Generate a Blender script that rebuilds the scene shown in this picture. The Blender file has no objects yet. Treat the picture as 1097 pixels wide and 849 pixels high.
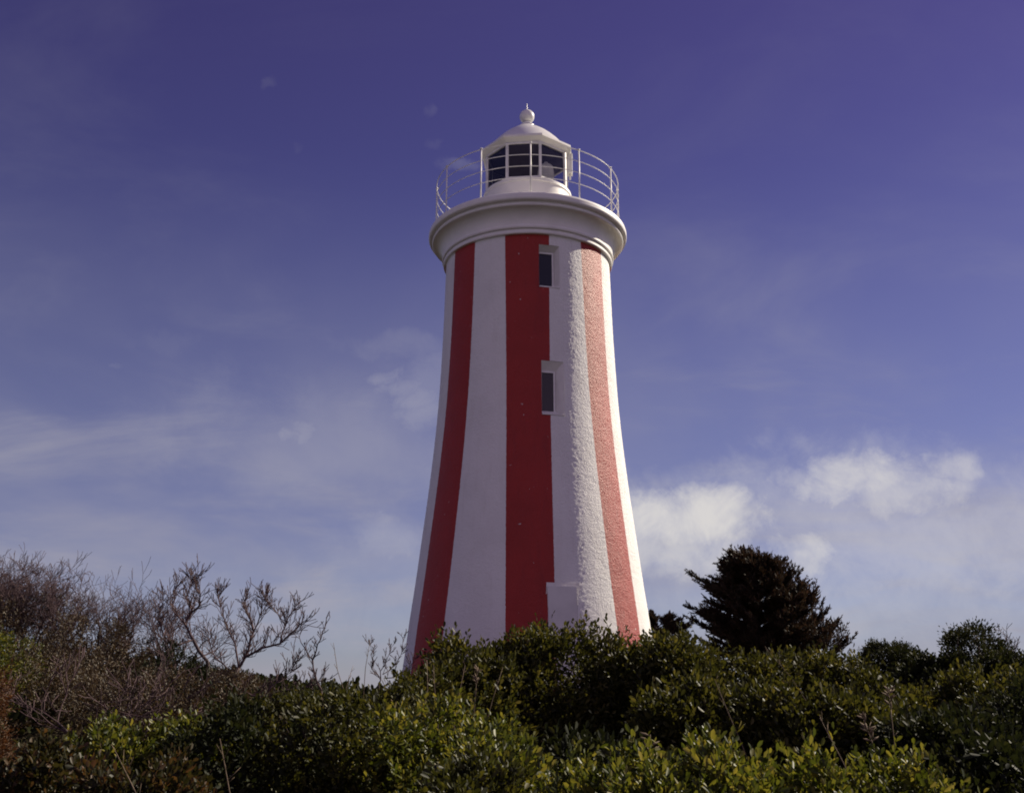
import bpy, bmesh, math, random
import numpy as np
from mathutils import Vector, Matrix

random.seed(7)
rng = np.random.default_rng(11)
R_ = math.radians
SC = bpy.context.scene
COL = SC.collection

# ------------------------------------------------------------------ camera
EYE = 1.6                      # eye height; the ground below the camera is z = 0
PITCH = 16.0
FPX = 1076.0                   # focal length in pixels of a 1097 px wide frame
CX, CY = 548.5, 424.5
cam_d = bpy.data.cameras.new('camera')
cam = bpy.data.objects.new('camera', cam_d)
COL.objects.link(cam)
cam.location = (0, 0, EYE)
cam.rotation_euler = (R_(90 + PITCH), 0, 0)
cam_d.sensor_width = 36.0
cam_d.lens = FPX / 1097.0 * 36.0
cam_d.clip_start = 0.05
cam_d.clip_end = 20000
SC.camera = cam
cp, sp = math.cos(R_(PITCH)), math.sin(R_(PITCH))


def ray(x, y):
    """direction in the world through a photo pixel"""
    u, v = (x - CX) / FPX, (CY - y) / FPX
    return (u, cp - v * sp, sp + v * cp)


def at(x, y, Y):
    """the point at horizontal distance Y in front of the camera seen at pixel x, y"""
    d = ray(x, y)
    s = Y / d[1]
    return Vector((d[0] * s, Y, EYE + d[2] * s))


# ------------------------------------------------------------------ helpers
def link(name, me, mat=None, parent=None):
    o = bpy.data.objects.new(name, me)
    COL.objects.link(o)
    if mat is not None:
        for m in (mat if isinstance(mat, (list, tuple)) else [mat]):
            me.materials.append(m)
    if parent is not None:
        o.parent = parent
    return o


def tag(o, label=None, cat=None, group=None, kind=None):
    if label: o['label'] = label
    if cat: o['category'] = cat
    if group: o['group'] = group
    if kind: o['kind'] = kind
    return o


def empty(name, loc, label, cat, group=None):
    o = bpy.data.objects.new(name, None)
    COL.objects.link(o)
    o.location = loc
    o.empty_display_size = 0.3
    return tag(o, label, cat, group)


class MB:
    """collects vertices and faces into one mesh"""
    def __init__(self):
        self.v, self.f, self.m, self.s = [], [], [], []

    def face(self, idx, mat=0, smooth=True):
        self.f.append(tuple(idx)); self.m.append(mat); self.s.append(smooth)

    def tube(self, pts, rad, sides=6, cap=True):
        n = len(pts)
        base = len(self.v)
        up = Vector((0.3, 0.2, 1.0))
        pa = None
        for i in range(n):
            p = Vector(pts[i])
            if i == 0: t = Vector(pts[1]) - p
            elif i == n - 1: t = p - Vector(pts[i - 1])
            else: t = Vector(pts[i + 1]) - Vector(pts[i - 1])
            if t.length < 1e-9: t = Vector((0, 0, 1))
            t.normalize()
            if pa is None:
                a = t.cross(up)
                if a.length < 1e-3: a = t.cross(Vector((1, 0, 0)))
            else:
                a = pa - t * pa.dot(t)
                if a.length < 1e-6: a = t.cross(up)
            a.normalize(); pa = a
            b = t.cross(a)
            for k in range(sides):
                an = 2 * math.pi * k / sides
                self.v.append(p + (a * math.cos(an) + b * math.sin(an)) * rad[i])
        for i in range(n - 1):
            for k in range(sides):
                k2 = (k + 1) % sides
                self.face((base + i * sides + k, base + i * sides + k2,
                           base + (i + 1) * sides + k2, base + (i + 1) * sides + k))
        if cap:
            self.face([base + k for k in range(sides)][::-1], smooth=False)
            self.face([base + (n - 1) * sides + k for k in range(sides)], smooth=False)

    def lathe(self, prof, segs=96, cx=0, cy=0, mat=0, sharp=True):
        """revolve (r, z) pairs about the z axis; each profile segment has own rows so edges stay crisp"""
        for i in range(len(prof) - 1):
            (r0, z0), (r1, z1) = prof[i], prof[i + 1]
            b = len(self.v)
            for r, z in ((r0, z0), (r1, z1)):
                for k in range(segs):
                    a = 2 * math.pi * k / segs
                    self.v.append((cx + r * math.sin(a), cy - r * math.cos(a), z))
            for k in range(segs):
                k2 = (k + 1) % segs
                self.face((b + k, b + k2, b + segs + k2, b + segs + k), mat)

    def lathe_smooth(self, prof, segs=96, mat=0):
        b = len(self.v)
        for r, z in prof:
            for k in range(segs):
                a = 2 * math.pi * k / segs
                self.v.append((r * math.sin(a), -r * math.cos(a), z))
        for i in range(len(prof) - 1):
            for k in range(segs):
                k2 = (k + 1) % segs
                self.face((b + i * segs + k, b + i * segs + k2, b + (i + 1) * segs + k2, b + (i + 1) * segs + k), mat)

    def prism(self, pts, dvec, mat=0):
        """closed prism: polygon pts extruded by dvec"""
        n = len(pts); b = len(self.v)
        d = Vector(dvec)
        for p in pts: self.v.append(Vector(p))
        for p in pts: self.v.append(Vector(p) + d)
        self.face(range(b, b + n)[::-1], mat, False)
        self.face(range(b + n, b + 2 * n), mat, False)
        for k in range(n):
            k2 = (k + 1) % n
            self.face((b + k, b + k2, b + n + k2, b + n + k), mat, False)

    def bar(self, p, q, w, d, nrm, mat=0):
        """rectangular bar from p to q, width w across, depth d along nrm"""
        p, q, nrm = Vector(p), Vector(q), Vector(nrm).normalized()
        t = (q - p).normalized()
        s = t.cross(nrm).normalized()
        n2 = s.cross(t).normalized()
        c = [p + s * (-w / 2) + n2 * (-d / 2), p + s * (w / 2) + n2 * (-d / 2),
             p + s * (w / 2) + n2 * (d / 2), p + s * (-w / 2) + n2 * (d / 2)]
        self.prism(c, q - p, mat)

    def build(self, name, mat, parent=None, offset=None):
        me = bpy.data.meshes.new(name)
        off = Vector(offset) if offset is not None else Vector((0, 0, 0))
        me.from_pydata([tuple(Vector(v) - off) for v in self.v], [], self.f)
        me.polygons.foreach_set('material_index', self.m)
        me.polygons.foreach_set('use_smooth', self.s)
        bm = bmesh.new(); bm.from_mesh(me)
        bmesh.ops.recalc_face_normals(bm, faces=bm.faces)
        bm.to_mesh(me); bm.free()
        return link(name, me, mat, parent)


def quads_mesh(name, verts, quads, mat, parent=None, smooth=False):
    """fast mesh from numpy arrays (V,3) and (F,4)"""
    me = bpy.data.meshes.new(name)
    nv, nf = len(verts), len(quads)
    me.vertices.add(nv)
    me.vertices.foreach_set('co', np.ascontiguousarray(verts, np.float32).ravel())
    me.loops.add(nf * 4)
    me.loops.foreach_set('vertex_index', np.ascontiguousarray(quads, np.int32).ravel())
    me.polygons.add(nf)
    me.polygons.foreach_set('loop_start', np.arange(0, nf * 4, 4, dtype=np.int32))
    if smooth:
        me.polygons.foreach_set('use_smooth', np.ones(nf, bool))
    me.update(calc_edges=True)
    return link(name, me, mat, parent)


# ------------------------------------------------------------------ node helpers
class NT:
    def __init__(self, tree):
        self.t = tree
        tree.nodes.clear()

    def n(self, typ, **kw):
        nd = self.t.nodes.new(typ)
        for k, v in kw.items():
            setattr(nd, k, v)
        return nd

    def put(self, sock, val):
        if hasattr(val, 'is_linked') or isinstance(val, bpy.types.NodeSocket):
            self.t.links.new(val, sock)
        else:
            sock.default_value = val

    def m(self, op, a, b=None, c=None, clamp=False):
        nd = self.n('ShaderNodeMath', operation=op, use_clamp=clamp)
        for i, q in enumerate((a, b, c)):
            if q is not None: self.put(nd.inputs[i], q)
        return nd.outputs[0]

    def mix(self, fac, a, b, mode='MIX'):
        nd = self.n('ShaderNodeMix', data_type='RGBA', blend_type=mode)
        self.put(nd.inputs[0], fac)
        self.put(nd.inputs[6], a if not isinstance(a, tuple) else (*a[:3], 1))
        self.put(nd.inputs[7], b if not isinstance(b, tuple) else (*b[:3], 1))
        return nd.outputs[2]

    def noise(self, vec, scale, detail=4, rough=0.55, dist=0.0, out=0):
        nd = self.n('ShaderNodeTexNoise')
        if vec is not None: self.put(nd.inputs['Vector'], vec)
        nd.inputs['Scale'].default_value = scale
        nd.inputs['Detail'].default_value = detail
        nd.inputs['Roughness'].default_value = rough
        nd.inputs['Distortion'].default_value = dist
        return nd.outputs[out]

    def smooth(self, x, lo, hi):
        nd = self.n('ShaderNodeMapRange', interpolation_type='SMOOTHSTEP')
        self.put(nd.inputs[0], x)
        nd.inputs[1].default_value = lo; nd.inputs[2].default_value = hi
        nd.inputs[3].default_value = 0; nd.inputs[4].default_value = 1
        return nd.outputs[0]

    def ramp(self, x, stops):
        nd = self.n('ShaderNodeValToRGB')
        e = nd.color_ramp.elements
        while len(e) < len(stops): e.new(0.5)
        for el, (p, c) in zip(e, stops):
            el.position = p; el.color = (*c, 1)
        self.put(nd.inputs[0], x)
        return nd.outputs[0]


def new_mat(name):
    m = bpy.data.materials.new(name)
    m.use_nodes = True
    return m, NT(m.node_tree)


def finish(nt, shader):
    out = nt.n('ShaderNodeOutputMaterial')
    nt.t.links.new(shader, out.inputs['Surface'])


def principled(nt, col, rough=0.6, spec=0.5, normal=None, metal=0.0):
    p = nt.n('ShaderNodeBsdfPrincipled')
    nt.put(p.inputs['Base Color'], col if not isinstance(col, tuple) else (*col, 1))
    nt.put(p.inputs['Roughness'], rough)
    nt.put(p.inputs['Specular IOR Level'], spec)
    p.inputs['Metallic'].default_value = metal
    if normal is not None: nt.put(p.inputs['Normal'], normal)
    return p.outputs[0]


def bump(nt, height, strength, dist):
    b = nt.n('ShaderNodeBump')
    b.inputs['Strength'].default_value = strength
    b.inputs['Distance'].default_value = dist
    nt.put(b.inputs['Height'], height)
    return b.outputs[0]


def stucco(name, col_a, col_b, rough, stain, bump_s=0.8, flake=None):
    """painted rough-cast render"""
    m, nt = new_mat(name)
    oc = nt.n('ShaderNodeTexCoord').outputs['Object']
    sc = nt.n('ShaderNodeMapping'); nt.put(sc.inputs[0], oc)
    sc.inputs['Scale'].default_value = (1, 1, 0.12)
    big = nt.noise(oc, 0.9, 5, 0.6)
    streak = nt.noise(sc.outputs[0], 5.0, 4, 0.6)
    col = nt.mix(nt.smooth(big, 0.35, 0.7), col_a, col_b)
    col = nt.mix(nt.m('MULTIPLY', nt.smooth(streak, 0.5, 0.78), 0.35), col, stain)
    if flake:
        sp = nt.noise(oc, 9.0, 2, 0.5)
        col = nt.mix(nt.smooth(sp, 0.745, 0.76), col, flake)
    h = nt.m('ADD', nt.noise(oc, 19.0, 4, 0.7), nt.m('MULTIPLY', nt.noise(oc, 55.0, 2, 0.6), 0.5))
    h = nt.m('ADD', h, nt.m('MULTIPLY', nt.noise(oc, 2.2, 3, 0.5), 0.9))
    nrm = bump(nt, h, bump_s, 0.03)
    finish(nt, principled(nt, col, rough, 0.4, nrm))
    return m


def plain(name, col, rough=0.5, spec=0.5, var=0.12, metal=0.0, scale=3.0, bump_s=0.0):
    m, nt = new_mat(name)
    oc = nt.n('ShaderNodeTexCoord').outputs['Object']
    n1 = nt.noise(oc, scale, 5, 0.6)
    dark = tuple(c * (1 - var * 2) for c in col)
    c = nt.mix(nt.smooth(n1, 0.3, 0.75), col, dark)
    nrm = bump(nt, nt.noise(oc, 40, 3, 0.6), bump_s, 0.01) if bump_s else None
    finish(nt, principled(nt, c, rough, spec, nrm, metal))
    return m


M_WHITE = stucco('white_roughcast', (0.80, 0.79, 0.77), (0.74, 0.73, 0.71), 0.65, (0.62, 0.59, 0.55))
M_RED = stucco('red_roughcast', (0.345, 0.021, 0.016), (0.30, 0.018, 0.013), 0.5, (0.18, 0.015, 0.016), flake=(0.5, 0.38, 0.36))
M_TRIM = plain('white_trim_paint', (0.80, 0.78, 0.75), 0.5, 0.5, 0.05, scale=1.5, bump_s=0.15)
M_STEEL = plain('white_painted_steel', (0.80, 0.79, 0.77), 0.4, 0.5, 0.08, scale=6)
M_DOME = plain('white_dome_paint', (0.80, 0.79, 0.77), 0.32, 0.5, 0.04, scale=2)
M_REVEAL = plain('window_reveal_paint', (0.76, 0.74, 0.71), 0.6, 0.4, 0.06, scale=3, bump_s=0.2)
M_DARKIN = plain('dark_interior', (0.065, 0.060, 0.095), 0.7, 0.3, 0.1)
M_BOARD = plain('boarded_panel', (0.70, 0.69, 0.69), 0.6, 0.4, 0.06, scale=2.5, bump_s=0.15)
M_BRASS = plain('lamp_metal', (0.45, 0.40, 0.36), 0.35, 0.5, 0.1, metal=0.6)


def glass_mat():
    m, nt = new_mat('lantern_glass')
    tr = nt.n('ShaderNodeBsdfTransparent'); tr.inputs[0].default_value = (0.86, 0.85, 0.88, 1)
    gl = nt.n('ShaderNodeBsdfGlossy'); gl.inputs['Roughness'].default_value = 0.03
    lw = nt.n('ShaderNodeLayerWeight')
    fac = nt.m('ADD', nt.m('MULTIPLY', nt.m('POWER', lw.outputs['Facing'], 4.0), 0.7), 0.03)
    mx = nt.n('ShaderNodeMixShader')
    nt.t.links.new(fac, mx.inputs[0])
    nt.t.links.new(tr.outputs[0], mx.inputs[1]); nt.t.links.new(gl.outputs[0], mx.inputs[2])
    finish(nt, mx.outputs[0])
    return m


M_GLASS = glass_mat()


def pane_mat():
    m, nt = new_mat('window_pane_glass')
    finish(nt, principled(nt, (0.020, 0.018, 0.026), 0.06, 0.5))
    return m


M_PANE = pane_mat()


def lens_mat():
    m, nt = new_mat('lens_glass')
    p = principled(nt, (0.82, 0.82, 0.80), 0.15, 0.8)
    tl = nt.n('ShaderNodeBsdfTranslucent'); tl.inputs[0].default_value = (0.9, 0.9, 0.88, 1)
    mx = nt.n('ShaderNodeMixShader'); mx.inputs[0].default_value = 0.55
    nt.t.links.new(p, mx.inputs[1]); nt.t.links.new(tl.outputs[0], mx.inputs[2])
    finish(nt, mx.outputs[0])
    return m


M_LENS = lens_mat()


def leaf_mat(name, stops, rough=0.34, trans=0.32, tint=(1.0, 1.0, 0.8), spec=0.5):
    m, nt = new_mat(name)
    g = nt.n('ShaderNodeNewGeometry')
    oc = nt.n('ShaderNodeTexCoord').outputs['Object']
    big = nt.noise(oc, 1.6, 3, 0.5)
    x = nt.m('ADD', nt.m('MULTIPLY', g.outputs['Random Per Island'], 0.75),
             nt.m('MULTIPLY', nt.m('SUBTRACT', big, 0.3), 0.62), clamp=True)
    col = nt.ramp(x, [(q, tuple(v * 0.82 for v in c)) for q, c in stops])
    p = principled(nt, col, rough, spec)
    tl = nt.n('ShaderNodeBsdfTranslucent')
    c2 = nt.mix(1.0, col, tint, 'MULTIPLY')
    br = nt.n('ShaderNodeBrightContrast')
    nt.put(tl.inputs[0], c2)
    nt.t.nodes.remove(br)
    mx = nt.n('ShaderNodeMixShader'); mx.inputs[0].default_value = trans
    nt.t.links.new(p, mx.inputs[1]); nt.t.links.new(tl.outputs[0], mx.inputs[2])
    finish(nt, mx.outputs[0])
    return m


M_LEAF_NEAR = leaf_mat('glossy_coastal_leaf', [(0.0, (0.026, 0.036, 0.008)), (0.38, (0.075, 0.10, 0.016)),
                                               (0.64, (0.165, 0.178, 0.034)), (0.84, (0.255, 0.235, 0.055)), (0.93, (0.30, 0.28, 0.15)), (1.0, (0.22, 0.10, 0.035))], 0.46, 0.46, (1.14, 1.0, 0.5), 0.35)
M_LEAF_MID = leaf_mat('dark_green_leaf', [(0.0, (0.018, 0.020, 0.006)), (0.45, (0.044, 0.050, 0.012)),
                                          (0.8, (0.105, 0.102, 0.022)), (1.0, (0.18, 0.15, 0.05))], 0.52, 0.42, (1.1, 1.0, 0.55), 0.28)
M_LEAF_DARK = leaf_mat('dark_and_shade_leaf', [(0.0, (0.010, 0.014, 0.006)), (0.6, (0.024, 0.031, 0.012)),
                                           (1.0, (0.055, 0.055, 0.020))], 0.6, 0.3, (1.1, 1.0, 0.6), 0.15)  # dark leaf kind; also puts shade into the colour of some bushes
M_LEAF_BROWN = leaf_mat('brown_scrub_leaf', [(0.0, (0.030, 0.020, 0.011)), (0.5, (0.080, 0.054, 0.026)),
                                             (0.85, (0.135, 0.092, 0.046)), (1.0, (0.09, 0.095, 0.03))], 0.6, 0.25, (1, .9, .7))
M_LEAF_RUST = leaf_mat('rusty_dry_leaf', [(0.0, (0.06, 0.025, 0.010)), (0.6, (0.13, 0.058, 0.018)),
                                          (1.0, (0.20, 0.10, 0.035))], 0.7, 0.3, (1, .8, .6))
M_LEAF_RED = leaf_mat('reddish_mixed_leaf', [(0.0, (0.016, 0.018, 0.007)), (0.5, (0.045, 0.042, 0.014)),
                                             (0.8, (0.11, 0.060, 0.028)), (1.0, (0.17, 0.075, 0.045))], 0.5, 0.4, (1.1, 1.0, 0.6), 0.3)
M_CYPRESS = leaf_mat('cypress_foliage', [(0.0, (0.016, 0.014, 0.009)), (0.55, (0.034, 0.027, 0.017)),
                                         (1.0, (0.095, 0.062, 0.042))], 0.6, 0.3, (1.1, .85, .7), 0.3)
M_BARK = plain('grey_brown_bark', (0.105, 0.075, 0.075), 0.85, 0.2, 0.25, scale=14)
M_TWIG = plain('purple_brown_twig', (0.10, 0.064, 0.068), 0.8, 0.2, 0.2, scale=10)
M_STEM = plain('dark_stem_bark', (0.050, 0.036, 0.028), 0.85, 0.2, 0.2, scale=14)
M_STRAW = plain('dry_straw', (0.21, 0.155, 0.105), 0.8, 0.2, 0.2, scale=20)


def ground_mat():
    m, nt = new_mat('bluff_ground')
    oc = nt.n('ShaderNodeTexCoord').outputs['Object']
    c = nt.ramp(nt.noise(oc, 1.4, 8, 0.65), [(0.3, (0.018, 0.014, 0.009)), (0.55, (0.045, 0.036, 0.02)), (0.75, (0.05, 0.055, 0.02))])
    nrm = bump(nt, nt.noise(oc, 9, 6, 0.7), 0.8, 0.08)
    finish(nt, principled(nt, c, 0.95, 0.1, nrm))
    return m


M_GROUND = ground_mat()


# ------------------------------------------------------------------ terrain
def sstep(x, a, b):
    t = np.clip((np.asarray(x, float) - a) / (b - a), 0, 1)
    return t * t * (3 - 2 * t)


GY = np.array([-60, -15, 0, 4, 8, 12, 16, 20, 25, 32, 45, 60, 100, 200, 500, 3000, 9000])
GZ = np.array([-7.0, -1.2, 0, .05, .35, .75, 1.10, 1.20, 1.10, 1.05, 0.7, 0.0, -3.5, -12, -24, -30, -30])


def ground(x, y):
    x = np.asarray(x, float); y = np.asarray(y, float)
    z = np.interp(y, GY, GZ)
    z = z + 0.65 * sstep(-x, 1.5, 7.0) * sstep(y, 9, 14) * (1 - sstep(y, 17, 24))
    z = z - 12 * sstep(np.abs(x), 22, 160) - 10 * sstep(np.abs(x), 100, 500)
    z = z + 0.06 * np.sin(x * 1.3 + 0.5) * np.cos(y * 0.9) + 0.04 * np.sin(x * 2.9 + y * 2.1)
    return z


def build_ground():
    def axis(lims):
        a = []
        for lo, hi, st in lims: a += list(np.arange(lo, hi, st))
        a.append(lims[-1][1]); return np.array(a, float)
    xs = axis([(-9000, -1000, 2000), (-1000, -100, 100), (-100, -24, 8), (-24, 24, .6), (24, 100, 8), (100, 1000, 100), (1000, 9000, 2000)])
    ys = axis([(-60, -12, 6), (-12, 50, .6), (50, 120, 5), (120, 600, 60), (600, 9000, 1400)])
    X, Y = np.meshgrid(xs, ys)
    Z = ground(X, Y)
    v = np.stack([X, Y, Z], -1).reshape(-1, 3)
    nx, ny = len(xs), len(ys)
    i = np.arange(nx - 1)[None, :] + np.arange(ny - 1)[:, None] * nx
    q = np.stack([i, i + 1, i + nx + 1, i + nx], -1).reshape(-1, 4)
    o = quads_mesh('ground', v, q, M_GROUND, smooth=True)
    tag(o, 'dark earth slope of the bluff under the coastal scrub', 'ground', kind='structure')


build_ground()

# ------------------------------------------------------------------ lighthouse
TY = 30.0
TX = 0.505
TB = 1.00                       # the foot of the tower, below the ground line
# shaft radius against height (world z)
PZ = np.array([1.00, 2.2, 3.3, 4.4, 5.6, 7.4, 9.47, 11.8, 14.19, 14.6])
PR = np.array([3.78, 3.62, 3.49, 3.345, 3.20, 2.99, 2.80, 2.685, 2.625, 2.615])


def catmull(x, xs, ys):
    x = np.asarray(x, float)
    m = np.gradient(ys, xs)
    i = np.clip(np.searchsorted(xs, x) - 1, 0, len(xs) - 2)
    h = xs[i + 1] - xs[i]; t = (x - xs[i]) / h
    return ((2 * t**3 - 3 * t**2 + 1) * ys[i] + (t**3 - 2 * t**2 + t) * h * m[i]
            + (-2 * t**3 + 3 * t**2) * ys[i + 1] + (t**3 - t**2) * h * m[i + 1])


def hit(x, y):
    """where the view through a pixel meets the shaft: (angle right of the camera side, z)"""
    d = ray(x, y)
    best = None
    for s in np.linspace(24 / d[1], 31 / d[1], 3000):
        px, py, pz = d[0] * s - TX, d[1] * s - TY, EYE + d[2] * s
        if math.hypot(px, py) <= float(catmull(min(max(pz, 1.0), 14.6), PZ, PR)):
            return math.degrees(math.atan2(px, -py)), pz
    return None


# columns of the shaft: tables of (z, angle) measured off the photograph
def table(pts):
    r = sorted([(h[1], h[0]) for h in (hit(*p) for p in pts) if h])
    return np.array([q[0] for q in r]), np.array([q[1] for q in r])


edges = {
    'a0': table([(487.9, 274), (483.4, 345), (476.7, 449), (461.0, 583), (456.5, 614), (447.3, 660)]),
    'a1': table([(508.7, 274), (505.6, 345), (499.2, 449), (487.0, 583), (482.9, 614), (475.5, 660)]),
    'b0': table([(541.4, 274), (541.9, 345), (542.0, 449), (542.3, 583), (541.5, 614), (541.3, 660)]),
    'b1': table([(588.6, 262), (588.6, 345), (589.3, 449), (593.5, 583), (594.2, 614), (595.0, 660)]),
    'c0': table([(622.0, 274), (626.7, 345), (634.8, 449), (650.5, 583), (653.8, 614), (657.6, 660)]),
    'c1': table([(642.5, 274), (648.0, 345), (655.6, 449), (672.0, 583), (677.0, 614), (681.5, 660)]),
    'w0': table([(577.3, 262), (577.5, 305), (580.0, 388), (580.6, 443), (587.0, 628), (587.2, 688)]),
    'w1': table([(599.0, 262), (599.5, 305), (604.0, 388), (605.0, 443), (618.0, 628), (619.5, 688)]),
}


def fit_edge(k):
    z, a = edges[k]
    if k in ('w0', 'w1'):
        return lambda q: np.interp(q, z, a)
    c = np.polyfit(z, a, 1)
    return lambda q: np.polyval(c, q)


E = {k: fit_edge(k) for k in edges}
print('stripe edges (deg) low/high', {k: (round(float(E[k](4)), 1), round(float(E[k](13)), 1)) for k in E})
zW = []                       # window openings in z: bottom, top
for xm, yt, yb in ((588, 262.5, 308), (592, 386.5, 444.5), (603, 627.5, 700)):
    t = hit(xm, yt); b = hit(xm, yb)
    zW.append((b[1] if b else 1.9, t[1]))
zW[2] = (hit(603, 688)[1], zW[2][1])
print('windows z', zW)

lh = empty('lighthouse', (TX, TY, TB), 'white lighthouse tower with red vertical stripes and a railed gallery', 'lighthouse')


def build_shaft():
    rows = sorted(set(list(np.round(np.arange(TB, 14.56, 0.036), 3)) + [14.56] + [z for w in zW for z in w]))
    keep = [rows[0]]
    wz = [z for w in zW for z in w]
    for z in rows[1:]:
        if z in wz:
            if keep[-1] not in wz and z - keep[-1] < 0.025 and len(keep) > 1: keep.pop()
            keep.append(z)
        elif z - keep[-1] > 0.025: keep.append(z)
    rows = keep
    # the control lines right round the tower: (function of z, colour of the strip that follows)
    ctr = [('a0', 1), ('a1', 0), ('b0', 1), ('w0', 1), ('b1', 0), ('w1', 0), ('c0', 1), ('c1', 0)]
    back = [(360 - 61.4 - 45 * 0, 0)]
    verts, faces, mats = [], [], []
    cols = []                 # list of (callable angle, colour index after it)
    for i, (k, c) in enumerate(ctr):
        cols.append((E[k], c, k))
        if i < len(ctr) - 1:
            k2 = ctr[i + 1][0]
            span = float(E[k2](8) - E[k](8))
            n = max(0, int(round(span / 0.68)) - 1)
            for j in range(1, n + 1):
                f = j / (n + 1)
                cols.append(((lambda q, k=k, k2=k2, f=f: E[k](q) * (1 - f) + E[k2](q) * f), c, None))
    # rear part: three more red stripes, not seen from the front
    n_back = 60
    for j in range(1, n_back):
        f = j / n_back
        lam = (lambda q, f=f: E['c1'](q) * (1 - f) + (E['a0'](q) + 360) * f)
        band = f * 9
        cols.append((lam, 1 if int(band) % 2 == 1 else 0, None))
    # first back strip continues from c1 (white) already set
    nC = len(cols)
    names = [c[2] for c in cols]
    i0, i1 = names.index('w0'), names.index('w1')
    wob = np.random.default_rng(3)
    jit = wob.normal(0, 1, (len(rows), nC))
    sm = (jit + np.roll(jit, 1, 1) + np.roll(jit, -1, 1)) / 3
    jit = jit + 0.6 * sm
    jit = jit / jit.std() * 0.0019
    jit[:, max(0, i0 - 2):i1 + 3] *= 0.25
    zs_ = np.array(rows)
    Rs_ = catmull(zs_, PZ, PR)
    angs = [np.broadcast_to(fn(zs_), zs_.shape) for fn, c, nm in cols]
    for ri, z in enumerate(rows):
        R = float(Rs_[ri])
        for ci, (fn, c, nm) in enumerate(cols):
            a = float(angs[ci][ri])
            if nm in ('a0', 'a1', 'b0', 'b1', 'c0', 'c1'):
                a += wob.normal(0, 0.05)
            a = R_(a)
            r = R + jit[ri, ci]
            verts.append((r * math.sin(a), -r * math.cos(a), z - TB))
    for i in range(len(rows) - 1):
        zm = (rows[i] + rows[i + 1]) / 2
        inwin = any(w[0] < zm < w[1] for w in zW)
        for j in range(nC):
            if inwin and i0 <= j < i1: continue
            j2 = (j + 1) % nC
            faces.append((i * nC + j, i * nC + j2, (i + 1) * nC + j2, (i + 1) * nC + j))
            mats.append(cols[j][1])
    me = bpy.data.meshes.new('tower_shaft')
    me.from_pydata(verts, [], faces)
    me.polygons.foreach_set('material_index', mats)
    me.polygons.foreach_set('use_smooth', [True] * len(faces))
    me.update()
    return link('tower_shaft', me, [M_WHITE, M_RED], lh)


build_shaft()


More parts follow.
